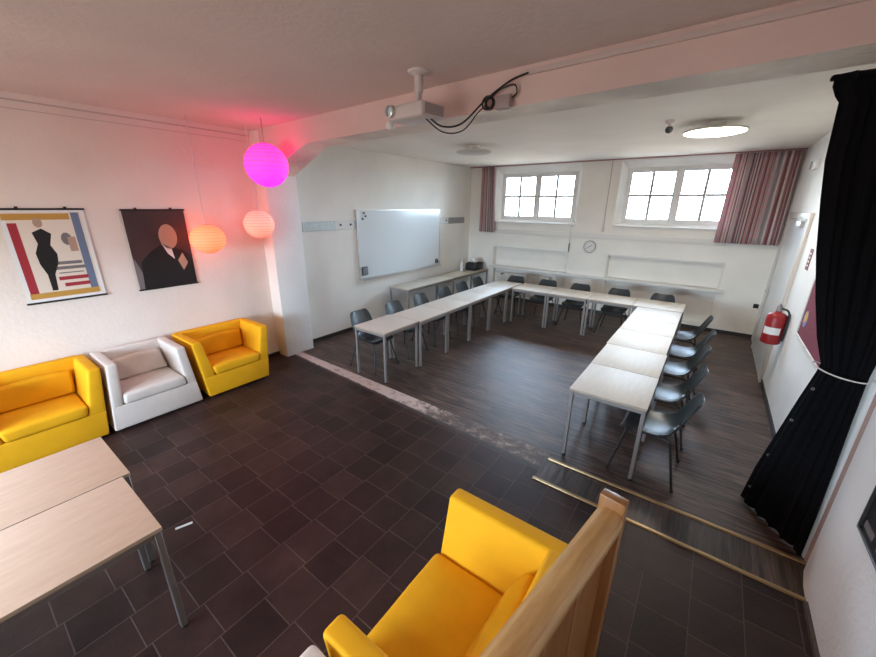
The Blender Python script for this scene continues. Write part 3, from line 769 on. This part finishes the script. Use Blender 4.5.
bm = NB(); box(bm,-5.42,.93,8.775,8.805,3.272,3.294,0,.004,1); o = tag(obj('curtain_rail',bm,M['rail_rose']),'long rose curtain rail along the ceiling over both windows','curtain rail')

# black stage curtain by the near end of the right wall
A = [(.365,3.21,3.06),(.367,3.21,3.00),(.39,3.21,2.95),(.412,3.21,2.92),(.43,3.21,2.62),(.465,3.215,2.40),(.52,3.22,2.10),(.585,3.225,1.82),(.65,3.23,1.58),(.715,3.25,1.40),(.715,3.28,1.33),(.69,3.34,1.1),(.66,3.44,.75),(.625,3.55,.35),(.605,3.60,.012)]
B = [(.93,3.15,3.06),(.93,3.15,3.00),(.93,3.15,2.92),(.93,3.15,2.86),(.93,3.15,2.62),(.93,3.15,2.40),(.93,3.15,2.10),(.93,3.15,1.82),(.925,3.15,1.58),(.915,3.15,1.40),(.915,3.15,1.33),(.92,3.15,1.1),(.93,3.145,.75),(.938,3.135,.35),(.94,3.13,.012)]
am = [.012]*3+[.016]*4+[.014,.012,.010,.010,.012,.014,.016,.016]
bm = drape(A,B,5,am,150,None,.012)
bc = tag(obj('stage_curtain',bm,M['velvet'],angle=180),'black velvet curtain tied back beside the near end of the right wall','curtain')
bm = NB()
box(bm,.35,.92,3.185,3.235,3.03,3.055,0,.006,1); obj('heading_tape',bm,M['velvet'],bc)
for i in (11,12,13,14):
    a0,b0 = Vector(A[i-1]),Vector(A[i]); p = a0*.5+b0*.5
    d = (Vector(B[i])-Vector(A[i])).normalized(); p = p + d*.03 + Vector((-.0,-.026,0))
    bm = NB(); lathe(bm,[(.006,0),(.010,.003),(.010,.005),(.005,.005)],12,0,Matrix.Translation(p)@Matrix.Rotation(PI/2,4,'X')); obj('eyelet',bm,M['chrome'],bc)
bm = NB(); tube(bm,bez([(.925,3.125,1.40),(.90,3.10,1.372),(.82,3.12,1.365),(.74,3.175,1.37),(.69,3.235,1.385),(.685,3.29,1.39),(.72,3.315,1.385),(.82,3.27,1.375),(.92,3.22,1.39)]),.0045,7)
tag(obj('tieback_cord',bm,M['cord_white']),'pale tieback cord round the black curtain','cord')

# ------------------------------------------------------------------ tables
def leg_bm(x, y, h, r=.0165):
    bm = NB(); box(bm,x-r,x+r,y-r,y+r,.012,h,0,.004,1); return bm
def make_table(name, W, D, Ht, top, label, cat, group, loc, rz=0, legmat=None):
    t = thing(name,label,cat,loc,rz,group); legmat = legmat or M['leg']
    bm = NB(); box(bm,-W/2,W/2,-D/2,D/2,Ht-.024,Ht,0,.003,2)
    bmesh.ops.recalc_face_normals(bm, faces=bm.faces)
    for f in bm.faces: f.material_index = 0 if f.normal.z > .5 else 1
    obj('tabletop',bm,[top,M['edge']],t)
    bm = NB(); i = .012
    for a in ((-W/2+i,W/2-i,-D/2+i,-D/2+i+.02),(-W/2+i,W/2-i,D/2-i-.02,D/2-i),(-W/2+i,-W/2+i+.02,-D/2+i+.02,D/2-i-.02),(W/2-i-.02,W/2-i,-D/2+i+.02,D/2-i-.02)):
        box(bm,a[0],a[1],a[2],a[3],Ht-.062,Ht-.024)
    obj('apron',bm,legmat,t)
    for sx in (-1,1):
        for sy in (-1,1):
            x,y = sx*(W/2-.022),sy*(D/2-.022)
            l = obj('leg',leg_bm(x,y,Ht-.024),legmat,t)
            bm = NB(); lathe(bm,[(0,0),(.016,0),(.018,.004),(.018,.014),(0,.014)],10,0,Matrix.Translation((x,y,0))); obj('foot_cap',bm,M['rubber'],l)
    return t
ordn = ['first','second','third','fourth','fifth','sixth']
T = .74
def jit(): return random.uniform(-.005,.005)
G = 'beige tables of the U-shaped meeting setup'
# row along the whiteboard wall
pr = None; yb = [3.285+.72*k for k in range(7)]
for k in range(6):
    yc_ = (yb[k]+yb[k+1])/2; xc = -3.53+jit()-(.03 if k == 0 else 0)
    lab = ('beige table at the end of the whiteboard-side row, closest to the pale worn floor strip' if k == 0 else
           'beige corner table where the whiteboard-side row meets the window row' if k == 5 else
           '%s beige table of the whiteboard-side row counted from the worn floor strip' % ordn[k])
    if pr is None: pr = make_table('meeting_table',.715,.59,T,M['table'],lab,'table',G,(xc,yc_,0),PI/2+jit()*.6)
    else: dup(pr,(xc,yc_,0),PI/2+jit()*.6,lab)
pr = None; xb = [-3.205+.7575*k for k in range(5)]
for k in range(4):
    lab = ['beige table of the window row next to the whiteboard-side corner','second beige table of the window row from the whiteboard-side corner',
           'third beige table of the window row from the whiteboard-side corner','beige corner table where the window row meets the door-side row'][k]
    loc = ((xb[k]+xb[k+1])/2,7.33+.02*(k/3)+jit(),0)
    if pr is None: pr = make_table('meeting_table',.752,.665,T,M['table'],lab,'table',G,loc,jit()*.6)
    else: dup(pr,loc,jit()*.6,lab)
pr = None; yb = [3.24+.749*k for k in range(6)]
for k in range(5):
    lab = ('beige table with its end leg close to the brass floor edging' if k == 0 else '%s beige table of the door-side row counted from the brass floor edging' % ordn[k])
    loc = (-.506+jit()*1.6,(yb[k]+yb[k+1])/2,0)
    if pr is None: pr = make_table('meeting_table',.744,.65,T,M['table'],lab,'table',G,loc,PI/2+jit()*.6)
    else: dup(pr,loc,PI/2+jit()*.6,lab)
# side tables under the whiteboard
pr = make_table('side_table',1.66,.53,T,M['side_top'],'long grey-beige side table under the whiteboard, nearer the pillar','table','side tables under the whiteboard',(-5.03,6.35,0),PI/2)
dup(pr,(-5.05,8.02,0),PI/2,'long grey-beige side table in the window corner with the black bag')
# pair of tables in the near left corner
pr = make_table('club_table',1.20,.63,T,M['table_l'],'pale birch table at the picture edge with a chrome leg over the slate tiles','table','birch tables on the slate tiles',(-2.358,-.235,0),PI/2,M['chrome'])
dup(pr,(-2.995,-.195,0),PI/2,'pale birch table pushed beside its twin, on the side of the sofas')

# ------------------------------------------------------------------ shell chairs (front of the chair looks along +x)
def make_chair(loc, rz, label, group):
    t = thing('shell_chair',label,'chair',loc,rz,group)
    prof = [(.225,.425),(.21,.447),(.15,.455),(.05,.447),(-.06,.440),(-.14,.447),(-.195,.480),(-.228,.54),(-.258,.62),(-.29,.70),(-.325,.775),(-.342,.812)]
    half = [.185,.208,.222,.226,.226,.228,.228,.225,.218,.208,.188,.145]
    n = 10; bm = NB(); g = []
    for i,((x,z),hw) in enumerate(zip(prof,half)):
        a,b = Vector(prof[max(i-1,0)]),Vector(prof[min(i+1,len(prof)-1)])
        d = (b-a).normalized(); nr = Vector((d.y,-d.x))           # towards the sitter
        if nr.y < 0 and i < 6: nr = -nr
        if i >= 6 and nr.x < 0: nr = -nr
        curl = .010 if i < 2 else (.028 if i < 5 else (.055 if i < 8 else .04))
        row = []
        for k in range(n+1):
            s = 2*k/n-1
            row.append(bm.verts.new((x+nr.x*curl*abs(s)**2.4,s*hw,z+nr.y*curl*abs(s)**2.4)))
        g.append(row)
    for i in range(len(prof)-1):
        for k in range(n):
            if i == 6 and k in (4,5): continue                     # the grip hole low in the back
            bm.faces.new((g[i][k],g[i][k+1],g[i+1][k+1],g[i+1][k]))
    bmesh.ops.recalc_face_normals(bm, faces=bm.faces)
    r = bmesh.ops.solidify(bm,geom=list(bm.faces),thickness=.009)
    o = obj('seat_shell',bm,M['shell'],t,angle=60)
    sd = o.modifiers.new('smooth','SUBSURF'); sd.levels = 1; sd.render_levels = 2
    bm = NB()
    tube(bm,[(.14,-.15,.425),(.14,.15,.425)],.010,8); tube(bm,[(-.13,-.15,.425),(-.13,.15,.425)],.010,8)
    for s in (-1,1): tube(bm,[(.15,s*.15,.425),(-.15,s*.15,.425)],.010,8)
    box(bm,.10,.16,-.08,.08,.428,.446); box(bm,-.14,-.08,-.08,.08,.428,.442)
    obj('seat_frame',bm,M['black'],t)
    for sx in (-1,1):
        for sy in (-1,1):
            bm = NB(); tube(bm,bez([(sx*.12,sy*.15,.425),(sx*.165,sy*.165,.415),(sx*.18,sy*.172,.385),(sx*.262,sy*.25,.012)],6),.0105,8)
            l = obj('leg',bm,M['black'],t)
            bm = NB(); lathe(bm,[(0,0),(.013,0),(.014,.02),(.011,.03),(0,.03)],10,0,Matrix.Translation((sx*.2645,sy*.253,0))); obj('foot_cap',bm,M['rubber'],l)
    return t
chair0 = None
def chair(x, y, rz, label, group):
    global chair0
    rz += random.uniform(-.05,.05)
    if chair0 is None:
        chair0 = make_chair((x,y,0),rz,label,group); return chair0
    return dup(chair0,(x,y,0),rz,label,group)
for k,(x,y) in enumerate(((-3.88,3.67),(-3.84,4.37),(-3.845,5.09),(-3.845,5.83),(-3.88,6.52),(-3.90,7.22))):
    chair(x,y,0,'%s dark grey shell chair of the whiteboard-side row counted from the worn floor strip' % ordn[k],'chairs along the whiteboard-side tables')
for k,x in enumerate((-3.52,-2.77,-2.07,-1.31,-.56)):
    chair(x,7.66,-PI/2,['dark grey shell chair with its back just before the radiator end','dark grey shell chair second along the window row from the radiator end','dark grey shell chair in the middle of the window row','dark grey shell chair of the window row, second from the door-side corner','dark grey shell chair behind the door-side corner table'][k],'chairs along the window tables')
for k,(x,y) in enumerate(((-.135,3.56),(-.125,4.30),(-.115,5.07),(-.075,5.80),(-.115,6.62))):
    chair(x,y,PI,['dark grey shell chair with its legs closest to the brass floor edging','second dark grey shell chair of the door-side row from the brass edging','middle dark grey shell chair of the door-side row','fourth dark grey shell chair of the door-side row from the brass edging','dark grey shell chair at the window end of the door-side row'][k],'chairs along the door-side tables')

# ------------------------------------------------------------------ things on the side table
t = thing('spray_bottle','white plastic bottle standing on the side table beside the black bag','bottle',(-5.17,8.13,T))
bm = NB(); lathe(bm,[(0,0),(.038,0),(.042,.008),(.042,.18),(.034,.21),(.018,.225),(.018,.24),(0,.24)],20); obj('body',bm,M['paper'],t)
bm = NB(); lathe(bm,[(0,.238),(.02,.238),(.02,.27),(.01,.285),(.008,.32),(0,.32)],16); obj('cap',bm,M['trim_white'],t)
t = thing('travel_bag','black bag with white paper on top on the corner side table','bag',(-5.03,8.53,T))
bm = NB(); box(bm,-.17,.17,-.22,.22,0,.20,0,.06,4)
for v in bm.verts: v.co += Vector((.012*math.sin(v.co.y*31),.012*math.sin(v.co.z*40+v.co.x*20),.014*math.sin(v.co.y*17+v.co.x*25)*(v.co.z>.1)))
obj('body',bm,M['bag'],t)
bm = NB(); tube(bm,bez([(.15,-.10,.17),(.19,-.08,.20),(.195,0,.21),(.19,.08,.20),(.15,.10,.17)]),.010,7); obj('strap',bm,M['bag'],t)
bm = NB(); box(bm,.15,.185,.02,.16,.02,.09,0,.008,2); obj('side_pouch',bm,M['dark_grey'],t)
bm = NB(); bmesh.ops.create_icosphere(bm,subdivisions=3,radius=.10)
for v in bm.verts:
    v.co = Vector((v.co.x*1.0,v.co.y*1.25,v.co.z*.5))*(1+.22*math.sin(v.co.x*60+v.co.y*23)*math.cos(v.co.y*47+v.co.z*31))
tag(obj('crumpled_paper',bm,M['paper'],loc=(-5.03,8.52,T+.235),angle=20),'crumpled white paper lying on top of the black bag','paper')

# radiator in the niche
t = thing('radiator','ribbed cream radiator in the niche under the narrow curtain window','radiator',(0,YF-.005,0))
for k in range(24):
    x = -4.27+k*.0505
    bm = NB(); box(bm,x-.018,x+.018,-.05,.05,.13,.70,0,.012,2); obj('rib',bm,M['radiator'],t)
bm = NB(); tube(bm,[(-4.29,0,.66),(-3.09,0,.66)],.020,8); tube(bm,[(-4.29,0,.17),(-3.09,0,.17)],.020,8); obj('header_pipe',bm,M['radiator'],t)
bm = NB(); tube(bm,[(-4.29,0,.66),(-4.36,0,.66),(-4.60,0,.70),(-4.64,.02,.70),(-4.645,.14,.70)],.012,8); obj('supply_pipe',bm,M['radiator'],t)
bm = NB(); lathe(bm,[(0,0),(.02,0),(.026,.02),(.022,.07),(0,.075)],14,0,Matrix.Translation((-4.36,-.02,.66))@Matrix.Rotation(PI/2,4,'X')); obj('valve',bm,M['dark_grey'],t)

# ------------------------------------------------------------------ tub armchairs (back on x=0, front towards +x)
def soft(bm, P, bev, mi=0): hexa(bm,P,mi,bev,4)
def make_sofa(wb, wt, ib, it, mat, loc, rz, label, group):
    t = thing('tub_armchair',label,'armchair',loc,rz,group)
    D,Hh = .66,.765
    def wo(z): return wb+(wt-wb)*z/Hh
    def wi(z): return ib+(it-ib)*(z-.30)/(Hh-.30)
    z0 = .035
    bm = NB(); soft(bm,[(0.02,-wo(z0),z0),(D,-wo(z0),z0),(D,wo(z0),z0),(0.02,wo(z0),z0),(0.02,-wo(.30),.30),(D-.003,-wo(.30),.30),(D-.003,wo(.30),.30),(0.02,wo(.30),.30)],.014); obj('base',bm,mat,t)
    for s in (-1,1):
        bm = NB(); P = [(0.02,wi(.285),.285),(D-.003,wi(.285),.285),(D-.003,wo(.285),.285),(0.02,wo(.285),.285),(0.02,wi(Hh),Hh),(D-.012,wi(Hh),Hh),(D-.012,wo(Hh),Hh),(0.02,wo(Hh),Hh)]
        soft(bm,[(x,s*y,z) for x,y,z in P],.022); obj('armrest',bm,mat,t)
    bm = NB(); k = .008; soft(bm,[(0,-wi(.285)-k,.285),(.14,-wi(.285)-k,.285),(.14,wi(.285)+k,.285),(0,wi(.285)+k,.285),(0,-wi(Hh)-.05,Hh+.002),(.10,-wi(Hh)-.02,Hh+.002),(.10,wi(Hh)+.02,Hh+.002),(0,wi(Hh)+.05,Hh+.002)],.020); obj('backrest',bm,mat,t)
    a = wi(.30)-.004; b = wi(.43)-.006
    bm = NB(); soft(bm,[(.13,-a,.295),(D+.012,-a,.295),(D+.012,a,.295),(.13,a,.295),(.13,-b,.42),(D+.012,-b,.42),(D+.012,b,.42),(.13,b,.42)],.035)
    bmesh.ops.subdivide_edges(bm,edges=[e for e in bm.edges if e.calc_length()>.25],cuts=6,use_grid_fill=True)
    for v in bm.verts:
        if v.co.z > .36:
            v.co.z += .018*(1-(v.co.y/b)**2)*max(0,1-((v.co.x-.4)/.3)**2)+.003*math.sin(v.co.y*22+v.co.x*9)*math.sin(v.co.x*15)
    obj('seat_cushion',bm,mat,t)
    c = wi(.44)-.012; d = wi(.66)-.035
    bm = NB(); soft(bm,[(.125,-c,.435),(.25,-c,.435),(.25,c,.435),(.125,c,.435),(.115,-d,.665),(.175,-d,.655),(.175,d,.655),(.115,d,.665)],.03)
    bmesh.ops.subdivide_edges(bm,edges=[e for e in bm.edges if e.calc_length()>.2],cuts=6,use_grid_fill=True)
    for v in bm.verts:
        if v.co.x > .16: v.co.x += .02*(1-(v.co.y/c)**2)+.004*math.sin(v.co.y*25+v.co.z*30)
        if v.co.z > .6: v.co.z += .012*math.sin(v.co.y*7+1)
    obj('back_cushion',bm,mat,t)
    for x in (.07,D-.06):
        for s in (-1,1):
            bm = NB(); lathe(bm,[(0,0),(.022,0),(.025,.037),(0,.037)],12,0,Matrix.Translation((x,s*(wb-.06),0))); obj('foot',bm,M['rubber'],t)
    return t
Y_ = dict(wb=.39,wt=.475,ib=.285,it=.375); C_ = dict(wb=.435,wt=.36,ib=.305,it=.265)
GS = 'tub armchairs along the poster wall'
ys = make_sofa(**Y_,mat=M['yellow'],loc=(-5.395,2.045,0),rz=0,label='yellow tub armchair against the wall beside the pillar',group=GS)
cs = make_sofa(**C_,mat=M['cream'],loc=(-5.395,1.135,0),rz=0,label='cream tub armchair standing between two yellow ones by the wall',group=GS)
dup(ys,(-5.40,.262,0),0,'yellow tub armchair against the wall behind the birch tables')
dup(cs,(-5.40,-.64,0),0,'cream tub armchair by the wall, mostly outside the picture edge')
pz = dup(ys,(-.252,1.03,0),PI,'yellow tub armchair seen from above, against the wooden partition','tub armchairs at the wooden partition'); pz.scale.x = 1.07; pz.scale.y = 1.045
pz = dup(cs,(-.265,.14,0),PI,'cream tub armchair of which only one arm shows beside the yellow one','tub armchairs at the wooden partition'); pz.scale.x = 1.05

# ------------------------------------------------------------------ wooden partition
p0, p1 = Vector((-.108,1.235,0)), Vector((-.222,.555,0))
dirv = (p1-p0); Lp = dirv.length; rz = math.atan2(dirv.y,dirv.x)
t = thing('wooden_partition','varnished wooden partition with rounded top rail behind the yellow armchair','partition',p0,rz)
bm = NB(); box(bm,-.022,.022,-.045,.045,0,1.368,0,.006,2); obj('end_post',bm,M['oak_dark'],t)
bm = NB(); box(bm,Lp-.03,Lp+.02,-.030,.030,0,1.265,0,.006,2); obj('end_post',bm,M['oak_dark'],t)
bm = NB(); prof = [(-.046,1.25),(-.049,1.285),(-.038,1.315),(-.018,1.328),(.018,1.328),(.038,1.315),(.049,1.285),(.046,1.25)]
a = [bm.verts.new((.018,y,z)) for y,z in prof]; b = [bm.verts.new((Lp+.03,y,z)) for y,z in prof]
for i in range(len(prof)): bm.faces.new((a[i],a[(i+1)%8],b[(i+1)%8],b[i]))
bm.faces.new(a[::-1]); bm.faces.new(b)
obj('top_rail',bm,M['oak'],t,angle=50)
bm = NB(); box(bm,.018,Lp-.028,-.010,.010,.06,1.25)
obj('panel',bm,M['oak_dark'],t)
bm = NB()
box(bm,.018,Lp-.028,-.020,.020,1.13,1.235,0,.006,1)
box(bm,.018,Lp-.028,-.020,.020,.06,.16,0,.006,1)
for x in (.20,.42): box(bm,x,x+.05,-.018,.018,.16,1.13,0,.005,1)
obj('panel_rails',bm,M['oak_dark'],t)

# chalk-like scrap on the tiles
bm = NB(); box(bm,-.055,.055,-.010,.010,0,.004); o = tag(obj('paper_scrap',bm,M['paper'],loc=(-2.855,.637,0.0006)),'small white paper scrap lying on the slate tiles','scrap'); o.rotation_euler=(0,0,1.25)

# ------------------------------------------------------------------ camera
yaw, pitch, roll, f = .62900, .32177, .01012, 368.013
fw = Vector((math.sin(-yaw)*math.cos(pitch),math.cos(yaw)*math.cos(pitch),-math.sin(pitch)))
rt = Vector((math.cos(yaw),math.sin(yaw),0)); up = rt.cross(fw)
r2 = math.cos(roll)*rt+math.sin(roll)*up; u2 = -math.sin(roll)*rt+math.cos(roll)*up
cd = bpy.data.cameras.new('camera'); cd.sensor_width = 36; cd.lens = f/876*36; cd.clip_start = .02
co = bpy.data.objects.new('camera',cd); COL.objects.link(co)
co.matrix_world = Matrix(((r2.x,u2.x,-fw.x,0),(r2.y,u2.y,-fw.y,0),(r2.z,u2.z,-fw.z,2.3497),(0,0,0,1)))
SC.camera = co

# ------------------------------------------------------------------ light
wd = bpy.data.worlds.new('sky'); SC.world = wd; wd.use_nodes = True
N, L = wd.node_tree.nodes, wd.node_tree.links
bg = N['Background']
tc = N.new('ShaderNodeTexCoord'); sp = N.new('ShaderNodeSeparateXYZ'); L.new(tc.outputs['Generated'],sp.inputs[0])
r = N.new('ShaderNodeValToRGB'); e = r.color_ramp.elements
e[0].position = .47; e[0].color = (.16,.15,.14,1); e[1].position = .51; e[1].color = (.64,.84,1.0,1)
e2 = e.new(.75); e2.color = (.55,.75,1.0,1)
mr = N.new('ShaderNodeMapRange'); mr.inputs[1].default_value = -1; mr.inputs[2].default_value = 1
L.new(sp.outputs['Z'],mr.inputs[0]); L.new(mr.outputs[0],r.inputs['Fac']); L.new(r.outputs['Color'],bg.inputs['Color'])
bg.inputs['Strength'].default_value = 24.0

def portal(loc, rx, sx, sy):
    ld = bpy.data.lights.new('window_portal','AREA'); ld.shape = 'RECTANGLE'; ld.size = sx; ld.size_y = sy; ld.cycles.is_portal = True
    o = bpy.data.objects.new('window_portal',ld); COL.objects.link(o); o.location = loc; o.rotation_euler = (rx,0,0); return o
portal(((W1i[0]+W1i[1])/2,YF+.30,2.58),-PI/2,1.9,1.12)
portal(((W2i[0]+W2i[1])/2,YF+.30,2.58),-PI/2,1.9,1.12)
portal(((WB[0]+WB[1])/2,YB-.22,1.6),PI/2,3.2,1.3)  # portal of the added back window

SC.view_settings.view_transform = 'Standard'; SC.view_settings.look = 'None'
SC.view_settings.exposure = 0.92; SC.view_settings.gamma = 1.0; SC.view_settings.use_curve_mapping = False
